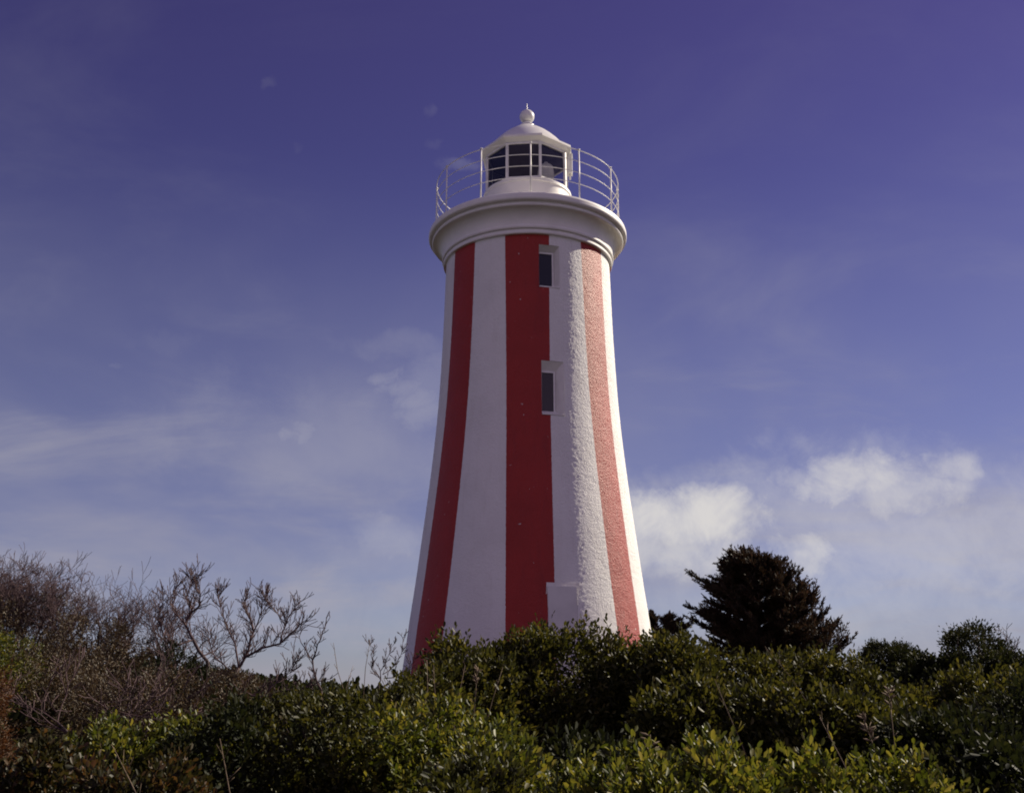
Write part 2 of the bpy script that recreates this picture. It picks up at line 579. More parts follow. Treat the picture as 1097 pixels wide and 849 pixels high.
def build_windows():
    for wi, (zb, zt) in enumerate(zW):
        depth = (0.26, 0.28, 0.16)[wi]
        top_d, side_d, bot_d = ((0.16, 0.13, 0.05), (0.27, 0.22, 0.12), (0.0, 0.0, 0.0))[wi]
        def P(a, z, inset):
            a = R_(float(a)); R = float(catmull(z, PZ, PR))
            return Vector((R * math.sin(a), -R * math.cos(a), z - TB)), a
        am = (float(E['w0']((zb + zt) / 2)) + float(E['w1']((zb + zt) / 2))) / 2
        nv = Vector((math.sin(R_(am)), -math.cos(R_(am)), 0))          # outward
        sv = Vector((math.cos(R_(am)), math.sin(R_(am)), 0))           # to the right seen from outside
        oc = [P(E['w0'](zb), zb, 0)[0], P(E['w1'](zb), zb, 0)[0], P(E['w1'](zt), zt, 0)[0], P(E['w0'](zt), zt, 0)[0]]
        # push the rim 6 mm proud so the reveal butts over the wall edge
        rim = [q + nv * 0.006 for q in oc]
        base_d = max(q.dot(nv) for q in oc)
        inner = []
        for q in oc:
            p2 = q - nv * (q.dot(nv) - (base_d - depth))
            k = len(inner)
            if k in (1, 2): p2 = p2 - sv * side_d
            if k in (2, 3): p2 = p2 - Vector((0, 0, top_d))
            else: p2 = p2 + Vector((0, 0, bot_d))
            inner.append(p2)
        mb = MB()
        b = 0
        for q in rim + inner: mb.v.append(q)
        for k in range(4):
            k2 = (k + 1) % 4
            mb.face((k, k2, 4 + k2, 4 + k), 0, False)
        # a thick outer skin behind the reveal so it is not paper thin
        back = [q + (q - sum(inner, Vector()) / 4).normalized() * 0.10 for q in inner]
        for q in back: mb.v.append(q)
        mb.face((8, 9, 10, 11), 0, False)
        win = mb.build('window' if wi < 2 else 'boarded_opening', M_REVEAL, lh)
        if wi < 2:
            win['label'] = ('upper narrow window slit under the gallery', 'lower narrow window slit half way up the tower')[wi]
        else:
            win['label'] = 'white boarded opening low on the tower, half hidden by the bush'
        c = sum(inner, Vector()) / 4
        w = (inner[1] - inner[0]).length; h = (inner[3] - inner[0]).length
        o = c + nv * 0.03
        up = Vector((0, 0, 1))
        if wi < 2:
            fr = MB()
            t = 0.05
            fr.bar(o - sv * (w / 2 - t / 2) - up * h / 2, o - sv * (w / 2 - t / 2) + up * h / 2, t, 0.05, nv)
            fr.bar(o + sv * (w / 2 - t / 2) - up * h / 2, o + sv * (w / 2 - t / 2) + up * h / 2, t, 0.05, nv)
            fr.bar(o - sv * (w / 2 - t) + up * (h / 2 - t / 2), o + sv * (w / 2 - t) + up * (h / 2 - t / 2), t, 0.05, nv)
            fr.bar(o - sv * (w / 2 - t) - up * (h / 2 - t / 2), o + sv * (w / 2 - t) - up * (h / 2 - t / 2), t, 0.05, nv)
            fr.build('window_frame', M_STEEL, win)
            pn = MB()
            pn.prism([c + nv * 0.012 - sv * (w / 2 - t) - up * (h / 2 - t), c + nv * 0.012 + sv * (w / 2 - t) - up * (h / 2 - t),
                      c + nv * 0.012 + sv * (w / 2 - t) + up * (h / 2 - t), c + nv * 0.012 - sv * (w / 2 - t) + up * (h / 2 - t)], nv * 0.008)
            pn.build('pane', M_PANE, win)
            sl = MB()
            q0, q1 = rim[0] + (inner[0] - rim[0]) * 0.02, rim[1] + (inner[1] - rim[1]) * 0.02
            sl.prism([q0 + up * 0.004 + nv * .03 + sv * .01, q1 + up * 0.004 + nv * .03 - sv * .01, inner[1] + up * 0.004 + nv * .06 - sv * .01, inner[0] + up * 0.004 + nv * .06 + sv * .01], up * 0.035)
            sl.build('sill', M_REVEAL, win)
        else:
            bd = MB()
            nb = 1
            for k in range(nb):
                x0 = -w / 2 + w * k / nb + 0.004; x1 = -w / 2 + w * (k + 1) / nb - 0.004
                bd.prism([c + nv * 0.02 + sv * x0 - up * h / 2, c + nv * 0.02 + sv * x1 - up * h / 2,
                          c + nv * 0.02 + sv * x1 + up * (h / 2 - .01), c + nv * 0.02 + sv * x0 + up * (h / 2 - .01)], nv * 0.03)
            bd.build('board', M_BOARD, win)


build_windows()


def zr(z): return z + EYE - TB    # heights above the eye -> local heights


def arc_pts(r0, z0, r1, z1, n, bulge):
    out = []
    for i in range(n + 1):
        t = i / n
        a = t * math.pi / 2
        # concave cove: rises first, then sweeps out
        out.append((r0 + (r1 - r0) * (1 - math.cos(a)), z0 + (z1 - z0) * math.sin(a)))
    return out


def build_gallery():
    mb = MB()
    prof1 = [(2.55, zr(12.86)), (2.70, zr(12.87)), (2.715, zr(12.90)), (2.715, zr(12.96)), (2.70, zr(12.985)), (2.675, zr(12.99)), (2.675, zr(13.02)),
             (2.745, zr(13.03)), (2.76, zr(13.06)), (2.76, zr(13.11)), (2.745, zr(13.135)), (2.715, zr(13.14))]
    mb.lathe(prof1, 128)
    g1 = mb.build('neck_moulding', M_TRIM, lh)
    mb = MB()
    cove = arc_pts(2.715, zr(13.14), 3.02, zr(13.60), 14, 0)
    mb.lathe_smooth(cove, 128)
    mb.build('gallery_cove', M_TRIM, lh)
    mb = MB()
    prof = [(3.02, zr(13.60)), (3.065, zr(13.60)), (3.085, zr(13.63)), (3.085, zr(13.66)), (3.065, zr(13.69)), (3.05, zr(13.70)),
            (3.05, zr(13.73)), (3.15, zr(13.735)), (3.185, zr(13.76)), (3.20, zr(13.80)), (3.20, zr(13.90)), (3.185, zr(13.95)), (3.15, zr(13.98)),
            (3.08, zr(13.99)), (2.5, zr(14.005)), (1.0, zr(14.02))]
    mb.lathe(prof, 128)
    mb.build('gallery_deck', M_TRIM, lh)


build_gallery()

RR = 2.98


def build_railing():
    zs = [14.55, 14.93, 15.31, 15.69]
    mb = MB()
    for z in zs:
        pts = []
        n = 96
        b = len(mb.v)
        rad = 0.012 if z < 15.6 else 0.015
        for k in range(n):
            a = 2 * math.pi * k / n
            for s in range(6):
                an = 2 * math.pi * s / 6
                r = RR + rad * math.cos(an)
                mb.v.append((r * math.sin(a), -r * math.cos(a), zr(z) + rad * math.sin(an)))
        for k in range(n):
            k2 = (k + 1) % n
            for s in range(6):
                s2 = (s + 1) % 6
                mb.face((b + k * 6 + s, b + k2 * 6 + s, b + k2 * 6 + s2, b + k * 6 + s2))
    rl = mb.build('gallery_railing', M_STEEL, lh)
    proto = None
    for k in range(12):
        a = R_(30 * k + 1.0)
        if proto is None:
            mb = MB()
            mb.tube([(0, 0, 0.0), (0, 0, 0.02)], [0.07, 0.07], 10)
            mb.tube([(0, 0, 0.02), (0, 0, 1.70)], [0.023, 0.023], 8)
            mb.tube([(0, 0, 1.70), (0, 0, 1.73), (0, 0, 1.75)], [0.042, 0.042, 0.02], 8)
            proto = mb.build('railing_post', M_STEEL, rl)
            o = proto
        else:
            o = proto.copy(); COL.objects.link(o); o.parent = rl
        o.location = (RR * math.sin(a), -RR * math.cos(a), zr(13.995))
        o.rotation_euler = (0, 0, a)


build_railing()

LC = 1.38
ROT = -6.0


def oct_pt(r, k, z):
    a = R_(ROT - 22.5 + 45 * k)
    return Vector((r * math.sin(a), -r * math.cos(a), zr(z)))


def build_lantern():
    # base wall
    mb = MB()
    mb.lathe([(1.0, zr(14.0)), (1.42, zr(14.005)), (1.42, zr(15.30)), (1.45, zr(15.31)), (1.45, zr(15.40)), (1.43, zr(15.42)), (1.39, zr(15.45)), (0.6, zr(15.452))], 96)
    mb.build('lantern_base', M_TRIM, lh)
    # corner posts, head and glazing
    fr = MB()
    for k in range(8):
        p = oct_pt(LC, k, 15.45); q = oct_pt(LC, k, 16.72)
        n = Vector((p.x, p.y, 0))
        fr.bar(p, q, 0.075, 0.075, n)
    for k in range(8):
        p, q = oct_pt(LC, k, 16.70), oct_pt(LC, (k + 1) % 8, 16.70)
        n = Vector(((p.x + q.x), (p.y + q.y), 0))
        d = (q - p).normalized()
        fr.bar(p + d * 0.04, q - d * 0.04, 0.06, 0.06, n)
        p, q = oct_pt(LC, k, 15.475), oct_pt(LC, (k + 1) % 8, 15.475)
        fr.bar(p + d * 0.04, q - d * 0.04, 0.045, 0.06, n)
    frame = fr.build('lantern_frame', M_STEEL, lh)
    for k in range(8):
        p, q = oct_pt(LC - 0.01, k, 15.49), oct_pt(LC - 0.01, (k + 1) % 8, 15.49)
        d = (q - p).normalized(); n = Vector(((p.x + q.x), (p.y + q.y), 0)).normalized()
        solid = k in (4, 5, 6)
        mb = MB()
        z = 16.68 - 15.49
        a, b = p + d * 0.035, q - d * 0.035
        if solid:
            mb.prism([a, b, b + Vector((0, 0, z)), a + Vector((0, 0, z))], n * -0.03)
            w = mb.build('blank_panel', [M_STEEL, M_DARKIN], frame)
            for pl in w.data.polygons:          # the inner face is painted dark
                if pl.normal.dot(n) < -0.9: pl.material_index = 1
        else:
            mb.prism([a, b, b + Vector((0, 0, z)), a + Vector((0, 0, z))], n * -0.006)
            mb.build('pane', M_GLASS, frame)
    # dark ceiling and floor of the lantern room, optic on its pedestal
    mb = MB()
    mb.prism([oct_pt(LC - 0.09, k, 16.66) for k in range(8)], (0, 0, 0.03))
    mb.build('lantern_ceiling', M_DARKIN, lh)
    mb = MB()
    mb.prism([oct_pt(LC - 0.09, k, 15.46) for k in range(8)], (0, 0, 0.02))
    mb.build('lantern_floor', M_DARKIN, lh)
    ox, oy = 0.60, -0.50
    mb = MB()
    prof = [(0.02, zr(15.48)), (0.20, zr(15.48)), (0.20, zr(15.54)), (0.09, zr(15.56)), (0.09, zr(15.63)), (0.19, zr(15.65)), (0.19, zr(15.68)), (0.02, zr(15.68))]
    mb.lathe(prof, 32, ox, oy)
    ped = mb.build('lamp_pedestal', M_BRASS, lh)
    mb = MB()
    prof = [(0.18, zr(15.685))]
    for i in range(11):
        z = 15.70 + i * 0.055
        prof += [(0.23 + 0.04 * math.sin(i / 10 * math.pi), zr(z)), (0.20 + 0.04 * math.sin(i / 10 * math.pi), zr(z + 0.035))]
    prof += [(0.16, zr(16.30)), (0.08, zr(16.34)), (0.06, zr(16.42)), (0.001, zr(16.43))]
    mb.lathe(prof, 32, ox, oy)
    mb.build('lamp_lens', M_LENS, ped)
    # roof: octagonal eave, round dome
    mb = MB()
    R0, R1, R2 = LC + 0.045, 1.60, 1.56
    b = len(mb.v)
    for k in range(8): mb.v.append(oct_pt(R0 - 0.3, k, 16.745))
    for k in range(8): mb.v.append(oct_pt(R0, k, 16.735))
    for k in range(8): mb.v.append(oct_pt(R1, k, 16.83))
    for k in range(8): mb.v.append(oct_pt(R1, k, 16.90))
    for k in range(8): mb.v.append(oct_pt(R2 - .1, k, 16.96))
    for r in range(4):
        for k in range(8):
            k2 = (k + 1) % 8
            mb.face((r * 8 + k, r * 8 + k2, r * 8 + 8 + k2, r * 8 + 8 + k), 0, False)
    eave = mb.build('roof_eave', M_TRIM, lh)
    mb = MB()
    prof = [(1.40, zr(16.93)), (1.36, zr(16.99)), (1.24, zr(17.14)), (1.11, zr(17.30)), (0.96, zr(17.46)), (0.78, zr(17.63)),
            (0.60, zr(17.77)), (0.44, zr(17.885)), (0.32, zr(17.965)), (0.24, zr(18.02))]
    mb.lathe_smooth(prof, 64)
    mb.lathe([(0.25, zr(18.02)), (0.25, zr(18.06)), (0.16, zr(18.08))], 40)
    dome = mb.build('dome', M_DOME, lh)
    mb = MB()
    prof = [(0.155, zr(18.085)), (0.13, zr(18.14)), (0.14, zr(18.18)), ]
    mb.lathe(prof, 40)
    pr = []
    for i in range(17):
        a = math.pi * i / 16
        pr.append((max(0.001, 0.25 * math.sin(a)), zr(18.415 - 0.245 * math.cos(a))))
    mb.lathe_smooth(pr, 40)
    mb.lathe([(0.05, zr(18.65)), (0.045, zr(18.69)), (0.018, zr(18.70)), (0.014, zr(18.90)), (0.001, zr(18.93))], 16)
    mb.build('finial', M_DOME, dome)
    # little box fixed outside the right hand side of the lantern
    a = R_(ROT + 90)
    c = Vector((1.33 * math.sin(R_(78)), -1.33 * math.cos(R_(78)), 0))
    n = Vector((math.sin(R_(84)), -math.cos(R_(84)), 0))
    mb = MB()
    p0 = c + n * 0.10
    mb.bar(p0 + Vector((0, 0, zr(16.10))), p0 + Vector((0, 0, zr(16.76))), 0.26, 0.16, n)
    mb.bar(p0 + Vector((0, 0, zr(16.76))), p0 + Vector((0, 0, zr(16.79))), 0.30, 0.20, n)
    mb.bar(p0 + Vector((0, 0, zr(15.92))), p0 + Vector((0, 0, zr(16.10))), 0.06, 0.06, n)
    mb.build('equipment_box', M_STEEL, lh)
    # lantern door on the landward side
    p, q = oct_pt(LC + 0.03, 4, 14.03), oct_pt(LC + 0.03, 5, 14.03)
    n = Vector(((p.x + q.x), (p.y + q.y), 0)).normalized(); d = (q - p).normalized()
    mid = (p + q) / 2
    return


build_lantern()

# ------------------------------------------------------------------ leaves and bushes
GOLD = 2.399963


def unit(a):
    return a / np.maximum(np.linalg.norm(a, axis=-1, keepdims=True), 1e-9)


def leaves(pos, axis, L, wr, cup=0.18):
    """pos, axis (N,3); L (N,) -> verts, quads; each leaf is two quads folded along the midrib"""
    N = len(pos)
    rnd = rng.normal(size=(N, 3))
    side = unit(np.cross(axis, rnd))
    nrm = np.cross(side, axis)
    L = L[:, None]
    W = L * wr
    droop = nrm * L * rng.uniform(-0.18, 0.05, (N, 1))
    lift = nrm * W * cup
    v = np.empty((N, 6, 3))
    v[:, 0] = pos
    v[:, 1] = pos + axis * L * 0.38 + side * W * 0.42 + lift
    v[:, 2] = pos + axis * L * 0.74 + side * W * 0.46 + lift + droop * 0.5
    v[:, 3] = pos + axis * L + droop
    v[:, 4] = pos + axis * L * 0.74 - side * W * 0.46 + lift + droop * 0.5
    v[:, 5] = pos + axis * L * 0.38 - side * W * 0.42 + lift
    i = np.arange(N)[:, None] * 6
    q = np.concatenate([i + np.array([[0, 1, 2, 3]]), i + np.array([[0, 3, 4, 5]])], 0)
    return v.reshape(-1, 3), q


def dome_shape(rad, h, lump, nl, r, box=2.0):
    """uneven dome: returns a function u -> point"""
    cs = unit(r.normal(size=(nl, 3)) + np.array([0, 0, .35]))
    amp = r.uniform(-0.6, 1.0, nl) * lump
    kk = r.uniform(8, 34, nl)

    def f(u, s):
        rr = 1 + (amp * np.exp(kk * (u @ cs.T - 1))).sum(1)
        sq = (np.hypot(u[:, 0], u[:, 1]) ** box + np.abs(u[:, 2]) ** box) ** (-1 / box)
        p = u * (rr * sq)[:, None] * s[:, None]
        return p * np.array([rad[0], rad[1], h])
    return f


def bush(name, label, cat, px, ytop, Y, hw, mat, leaf=0.05, shoots=2600, k=8, depth=None, wr=0.5, lump=0.22,
         group=None, seed=0, upw=0.5, spread=1.0, flat=1.0, stems=14, fill=0.34, shoot_len=None, base_drop=0.05, Lcut=-0.25, box=2.0):
    r = np.random.default_rng(seed + 100)
    global rng
    rng = r
    top = at(px, ytop, Y)
    gz = float(ground(top.x, Y))
    rx = max(0.15, hw * Y / FPX - (shoot_len or leaf * 2.4) * 0.5)
    ry = depth if depth else rx * 0.9
    h = max(0.25, (top.z - gz - (shoot_len or leaf * 2.4) * 0.7))
    root = empty(name, (top.x, Y, gz - base_drop), label, cat, group)
    f0 = dome_shape((rx, ry), h, lump, 34, r, box)
    us_ = unit(r.normal(size=(6000, 3))); us_ = us_[us_[:, 2] > 0]
    ps_ = f0(us_, np.ones(len(us_)))
    kz = h / np.quantile(ps_[:, 2], 0.985)            # the lumps must not outgrow the wanted height and width
    kx = 1.06 * rx / np.quantile(np.abs(ps_[:, 0]), 0.97)

    def f(u, s):
        return f0(u, s) * np.array([kx, 1.0, kz])
    # shoots through the outer shell of the crown
    n = int(shoots * 1.35)
    u = unit(r.normal(size=(n * 3, 3)))
    u = u[u[:, 2] > Lcut][:n]
    n = len(u)
    gate = np.zeros(n)
    for q in range(7):
        fr = unit(r.normal(size=3)) * r.uniform(5, 13)
        gate += np.sin(u @ fr + r.uniform(0, 6.28))
    keep = r.random(n) < 1 / (1 + np.exp(-(gate + 0.45) * 1.7))
    u = u[keep]; gate = gate[keep]; n = len(u)
    inner = r.random(n) < fill
    s = np.where(inner, r.uniform(0.55, 0.9, n), 1 - np.abs(r.normal(0, 0.05, n)) + 0.022 * np.clip(gate, -3, 3))
    p = f(u, s)
    p[:, 2] = np.maximum(p[:, 2], 0.02)
    out = unit(u / np.array([rx, ry, h]))
    d = unit(out * 0.6 + np.array([0, 0, upw]) + r.normal(0, 0.38, (n, 3)))
    sl = (shoot_len or leaf * 2.4) * r.uniform(0.6, 1.5, n)
    long_ = r.random(n) < 0.05
    sl = np.where(long_ & ~inner, sl * r.uniform(1.2, 1.6, n), sl)
    t = (np.arange(k) + 0.5) / k
    P = p[:, None, :] + d[:, None, :] * (sl[:, None] * t[None, :])[..., None]
    ref = unit(np.cross(d, r.normal(size=(n, 3))))
    bi = np.cross(d, ref)
    ang = np.arange(k) * GOLD + r.uniform(0, 6.28, (n, 1))
    th = (1.15 - 0.75 * t)[None, :] * spread + r.normal(0, 0.15, (n, k))
    A = d[:, None, :] * np.cos(th)[..., None] + (ref[:, None, :] * np.cos(ang)[..., None] + bi[:, None, :] * np.sin(ang)[..., None]) * np.sin(th)[..., None]
    L = leaf * r.uniform(0.55, 1.25, (n, k)) * (1.05 - 0.35 * t)[None, :]
    v, q = leaves(P.reshape(-1, 3), unit(A.reshape(-1, 3)), L.reshape(-1), wr)
    quads_mesh('foliage', v, q, mat, root)
    # woody stems from the foot to the shell
    mb = MB()
    us = unit(r.normal(size=(stems * 4, 3)) * np.array([1, 1, 0.9]) + np.array([0, 0, .2]))
    us = us[us[:, 2] > 0.1][:stems]
    tip = f(us, np.full(len(us), 0.93))
    for tp in tip:
        b0 = np.array([tp[0] * 0.18, tp[1] * 0.18, -0.02])
        mid1 = b0 + (tp - b0) * 0.4 + np.array([*r.normal(0, 0.05 * rx, 2), 0.12 * h])
        mid2 = b0 + (tp - b0) * 0.72 + np.array([*r.normal(0, 0.04 * rx, 2), 0.08 * h])
        w = 0.012 + 0.010 * h
        mb.tube([b0, mid1, mid2, tp], [w, w * 0.75, w * 0.5, w * 0.2], 5)
    mb.build('stems', M_STEM, root)
    return root


G_FRONT = 'glossy leaved bushes in the foreground'
G_MID = 'dark green bushes below the tower'
G_RIGHT = 'dark green bushes on the right of the slope'
G_SCRUB = 'brown scrub bushes under the bare trees'

# near row along the lower edge, right of the middle
near = [
    (600, 812, 5.3, 62, 'low glossy bush at the left end of the bright foreground row'),
    (690, 806, 4.9, 78, 'low foreground bush with large bright leaves below the tower boarding'),
    (785, 794, 4.8, 80, 'tallest bright green foreground bush with big yellow green leaves'),
    (880, 803, 5.0, 76, 'bright foreground bush below the dark hollow on the right'),
    (962, 812, 5.3, 62, 'last bright leafy bush at the right end of the foreground row'),
]
for i, (px, yt, Y, hw, lab) in enumerate(near):
    bush('glossy_bush', lab, 'bush', px, yt, Y, hw, M_LEAF_NEAR, leaf=0.058, shoots=2300, k=9, wr=0.44, depth=0.62, group=G_FRONT,
         seed=i, upw=1.0, lump=0.28, fill=0.3, box=2.6)
# hedge like bushes on the left half
hedge = [
    (535, 775, 7.0, 66, .6, M_LEAF_NEAR, 'green bush on the falling end of the hedge left of the dark hollow'),
    (462, 744, 8.4, 95, .7, M_LEAF_NEAR, 'broad olive bush crossing the foot of the tower at its left stripe'),
    (372, 733, 8.6, 96, .6, M_LEAF_MID, 'rounded hedge bush below the leaning bare stem'),
    (282, 744, 8.4, 94, .6, M_LEAF_DARK, 'dark hedge bush below the forked bare tree'),  # shade of the hedge front put into a darker leaf colour
    (205, 756, 8.8, 72, .6, M_LEAF_NEAR, 'yellow green bush with upright leaves under the brown scrub'),
    (120, 766, 8.6, 72, .6, M_LEAF_NEAR, 'yellow green leafy bush left of the one under the thin trunks'),
    (322, 738, 12.0, 74, .8, M_LEAF_MID, 'low bush behind the hedge at the foot of the leaning bare stem'),
    (405, 734, 12.0, 60, .8, M_LEAF_MID, 'low bush behind the hedge at the foot of the bare thicket'),
    (60, 795, 7.2, 85, .6, M_LEAF_RED, 'bush with reddish and cream leaves in the lower left corner'),
    (165, 808, 6.9, 62, .5, M_LEAF_RED, 'twiggy bush with a few red leaves beside the lower left corner'),
    (500, 812, 6.2, 62, .5, M_LEAF_MID, 'leafy bush at the bottom edge left of the bright row'),
]
for i, (px, yt, Y, hw, dp, mt, lab) in enumerate(hedge):
    bush('hedge_bush', lab, 'bush', px, yt, Y, hw, mt, leaf=0.068, shoots=2100, k=8, wr=0.5, depth=dp, group=G_FRONT,
         seed=20 + i, upw=0.65, lump=0.27, box=3.0)
# bushes below the tower
mid = [
    (582, 664, 14.2, 70, 1.0, 'tallest dark bush in front of the red middle stripe'),
    (520, 683, 13.6, 58, .9, 'dark bush in front of the white panel left of the middle stripe'),
    (468, 708, 13.0, 42, .8, 'low dark bush at the left edge of the tower foot'),
    (670, 667, 14.3, 44, .9, 'open topped bush in front of the pink sunlit stripe'),
    (722, 681, 13.8, 58, .9, 'dark bush right of the tower foot under the little conifer'),
    (735, 730, 10.8, 58, .7, 'shaded bush with sunlit tips above the dark hollow'),
    (640, 790, 9.0, 80, .6, 'bush filling the dark hollow, its leaves darkened for the shade'),  # the hollow's shade is in the leaf colour
]
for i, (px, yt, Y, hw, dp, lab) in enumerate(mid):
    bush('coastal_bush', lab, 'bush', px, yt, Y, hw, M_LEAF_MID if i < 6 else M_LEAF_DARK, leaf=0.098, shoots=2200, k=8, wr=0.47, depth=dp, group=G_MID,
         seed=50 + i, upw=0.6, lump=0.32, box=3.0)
right = [
    (792, 694, 14.0, 62, .9, M_LEAF_MID, 'dark bush under the left side of the cypress'),
    (865, 699, 14.0, 62, .9, M_LEAF_MID, 'dark bush under the right side of the cypress'),
    (940, 710, 13.0, 70, .9, M_LEAF_MID, 'dark bush in front of the round mound'),
    (1045, 711, 12.5, 70, .9, M_LEAF_MID, 'dark bush below the sparse topped shrub at right'),
    (1100, 728, 11.0, 70, .9, M_LEAF_DARK, 'dark bush cut by the right edge of the picture'),
    (880, 736, 10.0, 95, .7, M_LEAF_MID, 'broad rounded bush with a sunlit rim above the shaded slope'),
    (800, 738, 10.6, 50, .7, M_LEAF_MID, 'bush with bare pale twigs in front of the cypress bushes'),
    (1000, 754, 9.0, 80, .7, M_LEAF_DARK, 'shaded bush behind the upright dead stalks'),  # shade of the slope put into the leaf colour
    (1003, 701, 16.5, 42, .8, M_LEAF_DARK, 'dark bush on the skyline between the round mound and the sparse shrub'),
    (1078, 698, 15.5, 40, .7, M_LEAF_DARK, 'ragged dark bush at the foot of the sparse topped shrub'),
    (1085, 775, 8.0, 70, .6, M_LEAF_DARK, 'black shaded bush in the lower right corner'),  # corner shade carried by the dark leaf colour
]
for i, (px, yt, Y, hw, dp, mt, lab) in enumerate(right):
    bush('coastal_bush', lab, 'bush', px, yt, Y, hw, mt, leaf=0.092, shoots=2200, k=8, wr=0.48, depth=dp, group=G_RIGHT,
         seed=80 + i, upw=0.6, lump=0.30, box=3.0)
bush('mound_bush', 'rounded clipped looking dark mound on the skyline right of the cypress', 'bush', 950, 687, 24, 44, M_LEAF_DARK, leaf=0.07,
     shoots=7000, k=7, depth=1.0, wr=0.45, lump=0.06, seed=120)
# brown scrub on the left
scrub = [
    (25, 634, 15.5, 70, M_LEAF_BROWN, 'tall brown scrub at the left edge under the densest bare trees'),
    (110, 655, 15.0, 62, M_LEAF_BROWN, 'brown scrub bush below the second clump of bare trees'),
    (195, 688, 14.0, 46, M_LEAF_DARK, 'dark green scrub bush left of the forked bare tree'),
    (245, 715, 13.5, 42, M_LEAF_BROWN, 'low brown scrub at the foot of the forked bare tree'),
    (60, 690, 12.5, 66, M_LEAF_BROWN, 'brown twiggy scrub in front on the left slope'),
    (160, 708, 12.0, 66, M_LEAF_BROWN, 'brown scrub with pale thin trunks standing before it'),
    (5, 672, 12.0, 26, M_LEAF_NEAR, 'green leafy patch at the left edge above the rusty bush'),
]
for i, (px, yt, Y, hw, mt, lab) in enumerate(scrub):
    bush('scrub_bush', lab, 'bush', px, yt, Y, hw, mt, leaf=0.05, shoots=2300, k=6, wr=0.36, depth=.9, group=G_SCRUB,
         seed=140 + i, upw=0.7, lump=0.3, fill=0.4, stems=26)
bush('rusty_bush', 'rust orange dry bush at the left edge of the picture', 'bush', -6, 694, 9.5, 26, M_LEAF_RUST, leaf=0.05,
     shoots=1500, k=7, depth=.35, wr=0.3, lump=0.25, seed=160)


def ground_cover():
    r = np.random.default_rng(77)
    global rng
    rng = r
    n = 5200
    x = r.uniform(-24, 26, n); y = r.uniform(10, 52, n)
    keep = (np.hypot(x - TX, y - TY) > 4.2) & ((np.abs(x) > 0.42 * y) | (y > 15))
    x, y = x[keep], y[keep]; n = len(x)
    hh = np.where(np.abs(x) > 0.54 * y + 0.3, r.uniform(.5, 1.1, n), r.uniform(.15, .32, n))
    k = 26
    u = unit(r.normal(size=(n, k, 3))); u[..., 2] = np.abs(u[..., 2])
    c = np.stack([x, y, ground(x, y)], -1)
    rad = np.stack([hh * .7 + .15, hh * .7 + .15, hh], -1)
    p = c[:, None, :] + u * rad[:, None, :] * r.uniform(.7, 1, (n, k, 1))
    ax = unit(u + np.array([0, 0, .6]) + r.normal(0, .4, (n, k, 3)))
    v, q = leaves(p.reshape(-1, 3), ax.reshape(-1, 3), r.uniform(.10, .2, n * k), 0.5)
    o = quads_mesh('ground_cover', v, q, M_LEAF_DARK)
    tag(o, 'low dark scrub covering the ground of the bluff', 'ground cover', kind='stuff')


ground_cover()


# ------------------------------------------------------------------ bare trees
def grow(mb_t, mb_w, p, d, length, rad, level, maxl, r, spread=0.6, upw=0.25, crook=0.22):
    n = 4 if level < 2 else 3
    pts, rads = [p], [rad]
    q = Vector(p); dd = Vector(d)
    kids = []
    for i in range(n):
        dd = (dd + Vector((r.gauss(0, crook), r.gauss(0, crook), r.gauss(0, crook * .6) + upw * 0.2))).normalized()
        q = q + dd * (length / n)
        pts.append(q.copy()); rads.append(max(rad * (1 - 0.45 * (i + 1) / n), 0.0042 if maxl != 4 or level < 2 else 0.0034))
        if i >= 0: kids.append((q.copy(), dd.copy(), rads[-1]))
    (mb_t if level == 0 else mb_w).tube(pts, rads, 6 if level == 0 else (5 if level == 1 else 3), cap=level < 1)
    if level >= maxl: return
    for i, (q, dd, rr) in enumerate(kids):
        cnt = 2 if i == len(kids) - 1 else (1 if r.random() < (0.78 if level else 0.6) else 0)
        for c in range(cnt):
            side = Vector((r.gauss(0, 1), r.gauss(0, 1), r.gauss(0, .5)))
            side = (side - dd * side.dot(dd)).normalized()
            nd = (dd + side * r.uniform(0.5, 1.2) * spread / 0.6 + Vector((0, 0, upw))).normalized()
            grow(mb_t, mb_w, q, nd, length * r.uniform(0.5, 0.82), rr * r.uniform(0.55, 0.78), level + 1, maxl, r, spread, upw, crook)


def bare_tree(label, px, pyb, ptop, Y, seed, lean=0.0, maxl=4, trunks=3, rad=0.03, group='bare trees on the left skyline', name='bare_tree', spread=0.6):
    r = random.Random(seed)
    top = at(px, ptop, Y)
    gz = float(ground(top.x, Y))
    H = top.z - gz
    root = empty(name, (top.x, Y, gz), label, 'bare tree', group)
    mt, mw = MB(), MB()
    for t in range(trunks):
        a = r.uniform(0, 6.28)
        d = Vector((math.cos(a) * 0.35 + lean, math.sin(a) * 0.35, 1)).normalized()
        grow(mt, mw, Vector((math.cos(a) * 0.06, math.sin(a) * 0.06, -0.05)), d, H * r.uniform(0.42, 0.5), rad * r.uniform(.7, 1.1), 0, maxl, r, spread)
    # fit the finished height to the tree's height
    zmax = max(v[2] for v in mw.v)
    s = H / zmax
    for m in (mt, mw):
        m.v = [Vector((v[0] * s, v[1] * s, v[2] * s if v[2] > 0 else v[2])) for v in m.v]
    mt.build('trunk', M_BARK, root)
    mw.build('twigs', M_TWIG, root)
    return root


